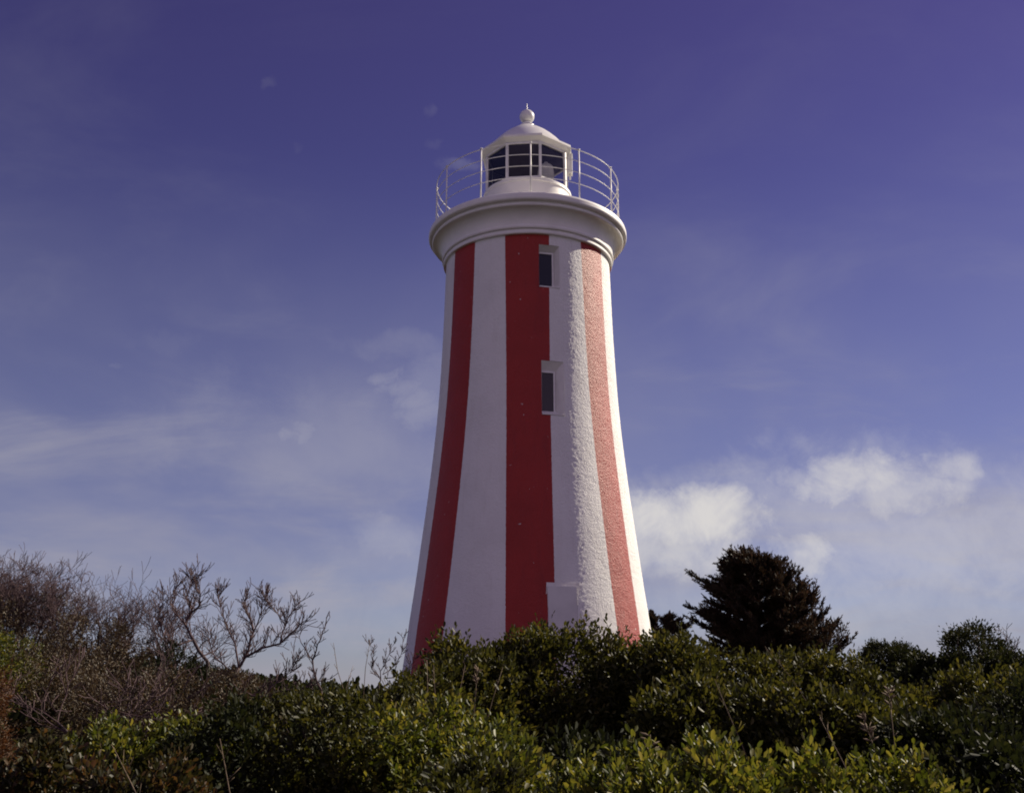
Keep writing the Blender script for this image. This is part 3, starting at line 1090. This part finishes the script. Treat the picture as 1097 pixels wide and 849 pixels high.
trees = [
    (-22, 578, 15.8, 'bare twiggy tree cut by the left edge of the picture'),
    (12, 582, 16.2, 'dense bare tree with reddish twigs nearest the left edge'),
    (44, 581, 15.6, 'tall dense bare tree, second inside the left edge'),
    (96, 596, 15.6, 'round topped bare tree in the middle of the left row'),
    (138, 604, 16.0, 'bare tree with thin upright stems right of the round topped one'),
    (182, 622, 15.0, 'bare tree with criss crossed twigs beside the knobbly tree'),
]
for i, (px, pt, Y, lab) in enumerate(trees):
    bare_tree(lab, px, 0, pt, Y, 300 + i, lean=0.04, maxl=5 if i < 3 else 4, trunks=5 if i < 3 else 4, rad=0.044, spread=0.6 if i < 3 else 0.62)
# thin pale trunks in front of the scrub
bare_tree('thin pale bare sapling in front of the brown scrub', 150, 0, 668, 11.2, 330, lean=0.05, maxl=3, trunks=2, rad=0.02, group='bare saplings before the scrub', name='bare_sapling')
bare_tree('thin pale bare sapling with a leaning stem left of the other one', 95, 0, 690, 11.0, 331, lean=-0.2, maxl=3, trunks=2, rad=0.018, group='bare saplings before the scrub', name='bare_sapling')


def traced_tree(label, Y, limbs, seed, twig_levels=2, twig_len=0.30, group='bare trees on the left skyline', twig_n=5):
    """limbs: lists of (px, py, depth offset, radius); the first limb is the trunk"""
    r = random.Random(seed)
    b = limbs[0][0]
    base = at(b[0], b[1], Y + b[2])
    gz = float(ground(base.x, base.y))
    base.z = gz
    root = empty('bare_tree', base, label, 'bare tree', group)
    mt, mw = MB(), MB()
    for li, limb in enumerate(limbs):
        pts = [at(q[0], q[1], Y + q[2]) - base for q in limb]
        rads = [q[3] for q in limb]
        if li == 0:
            pts[0].z = -0.05
        # smooth the polyline with midpoints that wander a little
        P, Rr = [pts[0]], [rads[0]]
        for i in range(1, len(pts)):
            m = (pts[i - 1] + pts[i]) / 2 + Vector((r.gauss(0, .012), r.gauss(0, .02), r.gauss(0, .012)))
            P += [m, pts[i]]; Rr += [(rads[i - 1] + rads[i]) / 2, rads[i]]
        Rr = [q * 0.62 for q in Rr]
        (mt if li == 0 else mw).tube(P, Rr, 7)
        if li > 0:
            for i in range(1, len(P)):
                for c in range(twig_n if i > 1 else 2):
                    t = r.random()
                    q = P[i - 1].lerp(P[i], t)
                    dd = (P[i] - P[i - 1]).normalized()
                    side = Vector((r.gauss(0, 1), r.gauss(0, 1), r.gauss(0.2, .6)))
                    side = (side - dd * side.dot(dd)).normalized()
                    nd = (dd * 0.7 + side * r.uniform(.5, 1.0) + Vector((0, 0, .35))).normalized()
                    grow(mw, mw, q, nd, twig_len * r.uniform(.4, 1.0), Rr[i] * 0.45 + 0.0015, 2, 2 + twig_levels, r, 0.5, 0.3, 0.11)
    mt.build('trunk', M_BARK, root)
    mw.build('branches', M_TWIG, root)
    return root


traced_tree('knobbly bare tree with a bent trunk, right end of the dense row', 14.2, [
    [(232, 735, 0, .045), (222, 708, 0, .040), (207, 685, 0, .036)],
    [(207, 685, 0, .034), (198, 668, .1, .028), (206, 655, .15, .024), (200, 640, .2, .018), (206, 624, .2, .010), (203, 613, .2, .005)],
    [(206, 655, .15, .022), (214, 648, 0, .018), (215, 636, -.1, .013), (209, 628, -.1, .008), (212, 617, -.1, .004)],
    [(207, 685, 0, .026), (188, 692, -.2, .020), (175, 680, -.35, .015), (170, 660, -.4, .010), (176, 642, -.5, .006)],
    [(198, 668, .1, .020), (186, 655, .3, .014), (183, 638, .4, .010), (190, 624, .5, .005)],
], 400, twig_levels=1, twig_len=0.20, twig_n=5)
traced_tree('forked bare tree with wide crooked limbs standing alone against the sky', 13.4, [
    [(240, 748, 0, .048), (248, 732, 0, .042), (256, 715, .05, .036)],
    [(256, 715, .05, .032), (266, 697, .1, .026), (272, 676, .2, .021), (268, 660, .25, .016), (262, 648, .3, .010), (266, 640, .3, .005)],
    [(272, 676, .2, .016), (280, 655, .1, .012), (282, 636, .1, .006)],
    [(262, 704, .05, .028), (280, 694, -.2, .023), (300, 689, -.3, .018), (315, 675, -.4, .013), (325, 668, -.4, .006)],
    [(300, 689, -.3, .016), (306, 670, -.2, .012), (312, 656, -.2, .009), (318, 646, -.2, .004)],
    [(306, 670, -.2, .010), (296, 655, 0, .008), (287, 645, .1, .005), (284, 638, .1, .003)],
    [(256, 715, .05, .024), (252, 690, .4, .018), (243, 672, .5, .013), (237, 655, .5, .009), (234, 642, .5, .007), (238, 632, .5, .004)],
    [(248, 732, 0, .024), (270, 745, -.4, .018), (300, 744, -.6, .014), (328, 735, -.7, .010), (346, 727, -.7, .005)],
    [(285, 744, -.5, .014), (300, 728, -.4, .010), (312, 716, -.4, .006), (318, 708, -.4, .003)],
    [(250, 725, 0, .018), (232, 705, .5, .013), (225, 690, .6, .008), (222, 675, .6, .004)],
], 401, twig_levels=1, twig_len=0.19, twig_n=5)
traced_tree('short leaning bare stem with a single fork right of the forked tree', 13.0, [
    [(352, 748, 0, .026), (344, 738, 0, .022), (338, 724, 0, .019)],
    [(338, 724, 0, .018), (335, 706, 0, .015), (328, 696, .1, .011), (320, 680, .2, .006)],
    [(335, 706, 0, .015), (340, 690, -.1, .013), (346, 676, -.1, .010), (350, 667, -.1, .005)],
], 402, twig_levels=1, twig_len=0.12, twig_n=2)
traced_tree('low bare thicket of curved twigs beside the left edge of the tower', 14.5, [
    [(404, 745, 0, .018), (406, 736, 0, .016), (408, 728, 0, .014)],
    [(408, 728, 0, .012), (412, 712, .1, .009), (418, 698, .1, .005), (424, 688, .1, .003)],
    [(408, 728, 0, .011), (398, 716, -.1, .008), (400, 700, -.2, .005), (396, 684, -.2, .003)],
    [(410, 722, 0, .010), (422, 712, .3, .008), (430, 700, .3, .005), (432, 682, .3, .003)],
    [(412, 726, 0, .011), (428, 722, -.2, .009), (440, 712, -.3, .006), (446, 702, -.3, .003)],
], 403, twig_levels=1, twig_len=0.11, twig_n=3, group='bare trees on the left skyline')


# sparse topped shrub at the right edge
def topped_shrub():
    Y = 17.0
    r = random.Random(55)
    global rng
    rng = np.random.default_rng(56)
    base = at(1062, 742, Y); base.z = float(ground(base.x, Y))
    root = empty('sparse_shrub', base, 'sparse shrub with tufted leafy tops and bare stems at the right edge', 'shrub')
    mt = MB()
    tips = []
    for tx, ty, dz in ((1022, 690, 0), (1034, 682, .3), (1043, 677, -.2), (1055, 678, .2), (1064, 688, 0), (1072, 696, -.3), (1020, 684, .4),
                       (1048, 690, -.5), (1060, 700, .5), (1040, 694, .1),
                       (1056, 708, -.2), (1074, 712, .2), (1084, 706, .3), (1026, 682, -.2), (1046, 676, .3), (1030, 704, .2), (1046, 712, 0), (1062, 704, -.3), (1022, 700, 0)):
        tip = at(tx, ty, Y + dz) - base
        m = tip * 0.5 + Vector((r.gauss(0, .08), r.gauss(0, .08), 0.05))
        mt.tube([Vector((tip.x * .55, tip.y * .4, -.05)), m + Vector((tip.x * .25, 0, 0)), tip], [.022, .016, .006], 5)
        tips.append(tip)
    for tx, ty in ((1080, 678), (1086, 690), (1076, 685), (1092, 684)):
        tip = at(tx, ty, Y) - base
        mt.tube([Vector((tip.x * .15, 0, -.05)), tip * .55 + Vector((r.gauss(0, .05), 0, 0)), tip], [.014, .009, .003], 4)
        for c in range(9):
            q = tip * r.uniform(.5, .95)
            grow(mt, mt, q, Vector((r.gauss(0, .5), r.gauss(0, .5), 1)).normalized(), 0.18, .004, 2, 3, r)
    mt.build('stems', M_TWIG, root)
    ps, ax = [], []
    for t in tips:
        n = int(rng.uniform(120, 480))
        o = rng.normal(size=(n, 3)) * np.array([.085, .11, .065]) * rng.uniform(.7, 1.2)
        ps.append(np.array(t) + o)
        ax.append(unit(o + np.array([0, 0, .08]) + rng.normal(0, .05, (n, 3))))
    ps = np.concatenate(ps); ax = np.concatenate(ax)
    v, q = leaves(ps, ax, 0.055 * rng.uniform(.6, 1.3, len(ps)), 0.4)
    quads_mesh('foliage', v, q, M_LEAF_DARK, root)


topped_shrub()


# ------------------------------------------------------------------ wind swept cypress
def cypress(label, Y, trunk_px, rows, seed, n_limb=150, depth_f=0.75, tuft=0.46, group=None, arms=()):
    """rows: (pixel y, left x, right x) of the crown"""
    r = np.random.default_rng(seed)
    ytop = rows[0][0]
    base = at(trunk_px, 705, Y)
    base.z = float(ground(base.x, Y))
    root = empty('cypress_tree', base, label, 'conifer', group)
    b = np.array(base)
    zz, xl, xr = [], [], []
    for y, l, rr in rows:
        a, c = at(l, y, Y), at(rr, y, Y)
        zz.append(a.z - b[2]); xl.append(a.x - b[0]); xr.append(c.x - b[0])
    zz, xl, xr = np.array(zz[::-1]), np.array(xl[::-1]), np.array(xr[::-1])
    H = zz[-1]
    topx = (xl[-1] + xr[-1]) / 2
    mt = MB()
    tpts = [Vector((topx * f ** 1.4, 0.1 * math.sin(f * 5), H * f * 0.97 - 0.1)) for f in np.linspace(0, 1, 8)]
    mt.tube(tpts, [0.24 * (1 - .9 * f) + 0.02 for f in np.linspace(0, 1, 8)], 9)
    mt.build('trunk', M_STEM, root)
    ml = MB()
    limbs = []
    vs, qs, off = [], [], 0
    maj = [(r.uniform(0, 2 * math.pi), r.uniform(0.08, 0.97) ** 0.85, r.uniform(0.86, 1.06)) for _ in range(max(8, n_limb // 3))]
    for i in range(n_limb):
        maz, mf, mr = maj[i % len(maj)]
        f = min(0.985, max(0.06, mf + r.normal(0, .035)))
        z1 = zz[0] * .75 + (H - zz[0] * .75) * f
        L = np.interp(z1, zz, xl); Rg = np.interp(z1, zz, xr)
        az = maz + r.normal(0, .22)
        c, s = math.cos(az), math.sin(az)
        cx = topx * (f ** 1.4)
        reach_x = (Rg - cx) if c > 0 else (cx - L)
        dep = 0.5 * (Rg - L) * depth_f
        shell = r.uniform(0.5, .9) if r.random() < .4 else r.uniform(.86, 1.0)
        shell = min(1.06, shell * mr)
        tip = np.array([cx + c * reach_x * shell, s * dep * shell, z1 + r.normal(0, .06)])
        z0 = max(0.2, z1 - 0.35 * np.hypot(tip[0] - cx, tip[1]) - .1)
        f0 = z0 / H
        st = np.array([topx * f0 ** 1.4, 0, z0])
        md = st + (tip - st) * 0.55 + np.array([0, 0, 0.05 * np.hypot(tip[0] - cx, tip[1])])
        ml.tube([Vector(st), Vector(md), Vector(tip)], [.05 * (1.1 - f * .6), .03 * (1.1 - f * .6), .008], 4)
        limbs.append((st, tip, 16, r.uniform(0.35, 1.03, 16)))
    for (ax_, ay_, ad_) in arms:
        t_ = at(ax_, ay_, Y + ad_)
        tip = np.array([t_.x - b[0], ad_, t_.z - b[2]])
        z0 = max(0.3, tip[2] - 0.55 * abs(tip[0] - topx) - .25)
        st = np.array([topx * (z0 / H) ** 1.4, 0, z0])
        ml.tube([Vector(st), Vector(st + (tip - st) * .5 + np.array([0, 0, -.05])), Vector(tip)], [.07, .04, .01], 5)
        limbs.append((st, tip, 34, r.uniform(0.45, 1.02, 34)))
    for st, tip, nb, t in limbs:
        # feathery sprays on the outer part of each limb, swept by the wind
        P0 = st + (tip - st) * t[:, None] + np.array([0, 0, .04])
        od = unit((tip - st)[None, :])
        bd = unit(od + r.normal(0, .42, (nb, 3)) * np.array([1, 1, .55]) + np.array([-0.55, 0, .50]))
        bl = tuft * r.uniform(.5, 1.25, nb)
        ns = 15
        tt = np.linspace(0.0, 1, ns)
        for j in range(nb):
            p = P0[j] + bd[j] * (bl[j] * tt)[:, None]
            ax = unit(bd[j] + r.normal(0, .32, (ns, 3)))
            LL = (0.20 * (1.15 - .5 * tt)) * r.uniform(.7, 1.3, ns)
            sd = unit(np.cross(ax, r.normal(size=(ns, 3))))
            w = 0.024
            v = np.stack([p - sd * w * .6, p + ax * LL[:, None] * .5 - sd * w, p + ax * LL[:, None], p + ax * LL[:, None] * .5 + sd * w], 1)
            vs.append(v.reshape(-1, 3))
            qs.append(np.arange(ns * 4).reshape(-1, 4) + off); off += ns * 4
    ml.build('limbs', M_STEM, root)
    quads_mesh('crown', np.concatenate(vs), np.concatenate(qs), M_CYPRESS, root)
    return root


cypress('large wind swept cypress with a ragged dark crown right of the tower', 42.0, 822, [
    (600, 785, 812), (607, 778, 834), (616, 772, 848), (626, 764, 860), (638, 758, 868), (650, 752, 880), (662, 750, 890), (674, 752, 900), (686, 756, 908), (698, 760, 906), (715, 772, 870)],
    500, n_limb=430, arms=((742, 617, 0), (752, 628, .8), (740, 652, -.4), (748, 668, .5), (788, 596, 0), (800, 594, .4), (820, 604, -.3), (838, 606, .2), (850, 618, -.2), (862, 634, .3), (872, 648, -.5), (884, 660, .2), (898, 674, 0), (912, 688, -.2), (904, 696, .5), (756, 690, .2)))
cypress('small conifer sprig peeping over the bushes between tower and cypress', 42.0, 716, [
    (656, 697, 702), (664, 700, 728), (672, 702, 740), (684, 698, 748), (700, 700, 745)], 501, n_limb=40, tuft=.26)




# ------------------------------------------------------------------ dry stalks
def stalk(label, px, yb, yt, Y, seed, lean=0.0, rad=0.006, head=False, group='dry stalks among the bushes', mat=None):
    r = random.Random(seed)
    b = at(px, yb, Y)
    t = at(px + lean, yt, Y)
    gz = float(ground(b.x, Y))
    o = MB()
    base = Vector((b.x, Y, gz))
    top = t - base
    low = Vector((-lean * Y / FPX * 4.0, 0, -0.03))
    pts = [low]
    for f in (.25, .5, .75, 1):
        pts.append(low.lerp(top, f) + Vector((r.gauss(0, .012), r.gauss(0, .015), 0)))
    o.tube(pts, [rad, rad * .9, rad * .75, rad * .6, rad * .35], 5)
    for c in range(5):
        q = pts[3].lerp(pts[4], r.random())
        d = Vector((r.gauss(0, .6), r.gauss(0, .6), 1)).normalized()
        o.tube([q, q + d * r.uniform(.04, .10)], [rad * .4, rad * .2], 3)
    if head:
        for c in range(14):
            q = pts[3].lerp(pts[4], .5 + .5 * r.random())
            d = Vector((r.gauss(0, .8), r.gauss(0, .8), .7)).normalized()
            o.tube([q, q + d * .03, q + d * .06], [rad * .3, rad * 1.3, rad * .2], 4)
    ob = o.build('dry_stalk', mat or M_STRAW)
    ob.location = base
    tag(ob, label, 'dry stalk', group)
    return ob


for i, (px, yb, yt, Y, ln, hd, lab) in enumerate([
    (458, 752, 706, 10.6, 2, False, 'thin dry stalk before the low dark bush, leftmost of the row below the tower'),
    (466, 752, 712, 10.6, -3, False, 'short dry stalk second from the left in the row below the tower'),
    (494, 752, 712, 10.4, 4, False, 'dry stalk in front of the white panel bush'),
    (510, 755, 716, 10.4, 1, True, 'dry stalk with a fuzzy pinkish head below the tower'),
    (531, 758, 714, 10.2, 8, False, 'leaning dry stalk, rightmost of the row below the tower'),
    (953, 800, 738, 7.4, 0, True, 'upright dead flower stalk in front of the dark right hand bush'),
    (936, 812, 768, 6.4, -12, True, 'dead stalk leaning left above the bright foreground leaves'),
    (895, 800, 768, 6.6, -10, False, 'slanting pale twig above the bright foreground bush'),
    (838, 722, 694, 12.2, -16, False, 'pale bare twig slanting over the bush under the cypress'),
    (776, 770, 728, 9.6, -10, False, 'reddish bare twig leaning left in front of the right bushes'),
    (692, 815, 786, 5.4, 6, True, 'stalk with reddish dead head among the bright leaves'),
    (150, 845, 800, 5.6, -26, False, 'brown bare twig slanting across the lower left corner'),
    (246, 810, 790, 6.0, -10, False, 'short pale twig in the dark lower left hedge'),
    (363, 742, 688, 12.5, -6, False, 'tall thin grass stalk right of the leaning stem'),
    (393, 742, 684, 12.5, 2, False, 'tall thin grass stalk left of the bare thicket'),
    (372, 745, 715, 12.2, 4, False, 'short thin grass stalk between the two tall ones'),
]):
    stalk(lab, px, yb, yt, Y, 600 + i, ln, rad=0.004 + Y * 0.00022, head=hd)

# ------------------------------------------------------------------ sky and light
SUN_AZ = 62.0       # degrees from straight ahead towards the right
SUN_EL = 36.0


def build_world():
    w = bpy.data.worlds.new('World')
    SC.world = w
    w.use_nodes = True
    nt = NT(w.node_tree)
    sky = nt.n('ShaderNodeTexSky')
    sky.sky_type = 'NISHITA'
    sky.sun_disc = False
    sky.sun_elevation = R_(SUN_EL)
    sky.sun_rotation = R_(SUN_AZ)
    sky.altitude = 0
    sky.air_density = 1.0; sky.dust_density = 0.1; sky.ozone_density = 2.5
    tc = nt.n('ShaderNodeTexCoord').outputs['Generated']
    sep = nt.n('ShaderNodeSeparateXYZ'); nt.put(sep.inputs[0], tc)
    X, Y, Z = sep.outputs
    az = nt.m('ARCTAN2', X, Y)
    el = nt.m('ARCSINE', Z)
    # violet cast of the old print: stronger overhead than near the horizon
    tint = nt.mix(nt.smooth(el, R_(-2), R_(44)), SKY_TINT_LOW, SKY_TINT_HIGH)
    tint = nt.mix(nt.smooth(el, R_(-1), R_(9)), (0.42, 0.46, 0.70), tint)
    col = nt.mix(1.0, sky.outputs[0], tint, 'MULTIPLY')
    # thin high cloud: noise on a flat layer overhead
    den = nt.m('ADD', nt.m('MAXIMUM', Z, 0.0), 0.22)
    comb = nt.n('ShaderNodeCombineXYZ')
    nt.put(comb.inputs[0], nt.m('DIVIDE', X, den)); nt.put(comb.inputs[1], nt.m('DIVIDE', Y, den))
    mp = nt.n('ShaderNodeMapping'); nt.put(mp.inputs[0], comb.outputs[0])
    mp.inputs['Rotation'].default_value = (0, 0, R_(35)); mp.inputs['Scale'].default_value = (1.0, 1.5, 1)
    wisp = nt.noise(mp.outputs[0], 1.7, 9, 0.58, 0.5)
    soft = nt.noise(comb.outputs[0], 0.9, 5, 0.55, 0.4)
    fine = nt.noise(tc, 20.0, 9, 0.66, 0.4)
    fineb = nt.noise(tc, 5.0, 6, 0.6, 0.6)
    low = nt.m('SUBTRACT', 1.0, nt.smooth(el, R_(6), R_(30)))
    veil = nt.m('MULTIPLY', nt.m('ADD', 0.22, nt.m('MULTIPLY', nt.smooth(soft, 0.35, 0.75), 0.5)), low)
    wsp = nt.m('MULTIPLY', nt.smooth(wisp, 0.45, 0.85), nt.m('ADD', nt.m('MULTIPLY', low, 0.5), 0.09))
    cl = nt.m('ADD', veil, wsp)
    # single clouds at their own bearings: (bearing x, y on the picture), sizes, strength
    edge = nt.m('ADD', nt.m('MULTIPLY', nt.m('SUBTRACT', fine, 0.5), 3.2), nt.m('MULTIPLY', nt.m('SUBTRACT', fineb, 0.5), 3.4))
    wn = nt.n('ShaderNodeTexNoise'); nt.put(wn.inputs['Vector'], tc)
    wn.inputs['Scale'].default_value = 9.0; wn.inputs['Detail'].default_value = 7; wn.inputs['Roughness'].default_value = 0.62
    ws = nt.n('ShaderNodeSeparateColor'); nt.put(ws.inputs[0], wn.outputs['Color'])
    az = nt.m('ADD', az, nt.m('MULTIPLY', nt.m('SUBTRACT', ws.outputs[0], 0.5), 0.15))
    el = nt.m('ADD', el, nt.m('MULTIPLY', nt.m('SUBTRACT', ws.outputs[1], 0.5), 0.07))
    edge2 = nt.m('MULTIPLY', nt.m('SUBTRACT', nt.noise(tc, 55.0, 6, 0.6, 0.6), 0.5), 4.5)
    tot = None
    for (px, py, sx, sy, st) in CLOUDS:
        d = Vector(ray(px, py)).normalized()
        a0, e0 = math.atan2(d.x, d.y), math.asin(d.z)
        sxr, syr = sx / FPX, sy / FPX
        da = nt.m('DIVIDE', nt.m('SUBTRACT', az, a0), sxr)
        de = nt.m('DIVIDE', nt.m('SUBTRACT', el, e0), syr)
        r2 = nt.m('ADD', nt.m('MULTIPLY', da, da), nt.m('MULTIPLY', de, de))
        v = nt.m('SUBTRACT', nt.m('ADD', 0.75, edge if sx > 20 else edge2), r2)
        g = nt.m('MULTIPLY', nt.smooth(v, -1.1, 1.4), st)
        tot = g if tot is None else nt.m('MAXIMUM', tot, g)
    col = nt.mix(nt.m('MINIMUM', cl, 0.8), col, VEIL_COL)
    col = nt.mix(nt.m('MINIMUM', tot, 0.9), col, CLOUD_COL)
    # broken cloud added behind the camera to fill the tower's shaded front
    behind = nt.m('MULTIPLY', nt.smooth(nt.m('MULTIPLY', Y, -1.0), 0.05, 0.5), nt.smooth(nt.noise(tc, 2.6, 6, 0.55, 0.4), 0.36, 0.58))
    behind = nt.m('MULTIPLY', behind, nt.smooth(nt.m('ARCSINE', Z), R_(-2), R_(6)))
    col = nt.mix(behind, col, BACK_FILL_COL)
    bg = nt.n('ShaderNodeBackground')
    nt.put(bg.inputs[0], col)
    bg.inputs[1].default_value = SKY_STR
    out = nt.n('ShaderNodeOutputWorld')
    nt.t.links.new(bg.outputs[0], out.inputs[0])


SKY_STR = 0.069
SKY_TINT_LOW = (0.48, 0.41, 0.63)
SKY_TINT_HIGH = (0.48, 0.240, 0.485)
CLOUD_COL = (7.5, 7.2, 6.8)
BACK_FILL_COL = (3.8, 2.8, 4.2)  # added fill cloud behind the camera, tinted violet
VEIL_COL = (3.45, 3.35, 4.05)
CLOUDS = [
    (748, 552, 78, 32, .85), (705, 580, 44, 34, .6), (740, 590, 66, 26, .6), (920, 513, 78, 25, .72), (975, 528, 54, 24, .6), (1012, 498, 26, 18, .5), (850, 506, 32, 14, .4),
    (850, 590, 46, 24, .7), (930, 590, 150, 56, .34), (1050, 580, 80, 50, .34), (900, 545, 200, 60, .28), (880, 640, 190, 36, .22), (330, 470, 170, 70, .07), (452, 425, 40, 40, .10), (405, 410, 20, 10, .13), (422, 425, 24, 12, .17), (440, 438, 26, 13, .17), (460, 452, 30, 16, .15), (400, 372, 60, 14, .07),
    (306, 460, 20, 13, .13), (430, 575, 52, 20, .18), (340, 640, 150, 44, .10), (420, 600, 90, 60, .08),
    (288, 90, 10, 5, .028), (462, 127, 13, 6, .032), (470, 163, 10, 6, .02), (320, 160, 8, 5, .014), (160, 360, 34, 12, .04), (505, 184, 24, 7, .08), (120, 392, 8, 3, .03),
]
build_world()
sd = bpy.data.lights.new('sun', 'SUN')
sd.energy = 5.0
sd.angle = R_(0.53)
sd.color = (1.0, 0.89, 0.72)
so = bpy.data.objects.new('sun', sd)
COL.objects.link(so)
sv = Vector((math.sin(R_(SUN_AZ)) * math.cos(R_(SUN_EL)), math.cos(R_(SUN_AZ)) * math.cos(R_(SUN_EL)), math.sin(R_(SUN_EL))))
so.rotation_euler = (-sv).to_track_quat('-Z', 'Y').to_euler()
so.location = (20, 20, 40)

SC.view_settings.view_transform = 'Standard'
SC.view_settings.look = 'None'
SC.view_settings.exposure = 0.55
SC.view_settings.gamma = 1.0
SC.view_settings.use_curve_mapping = False
SC.render.engine = 'CYCLES'
SC.render.filter_size = 1.9
SC.cycles.filter_width = 1.9
SC.cycles.max_bounces = 8
SC.cycles.transparent_max_bounces = 12
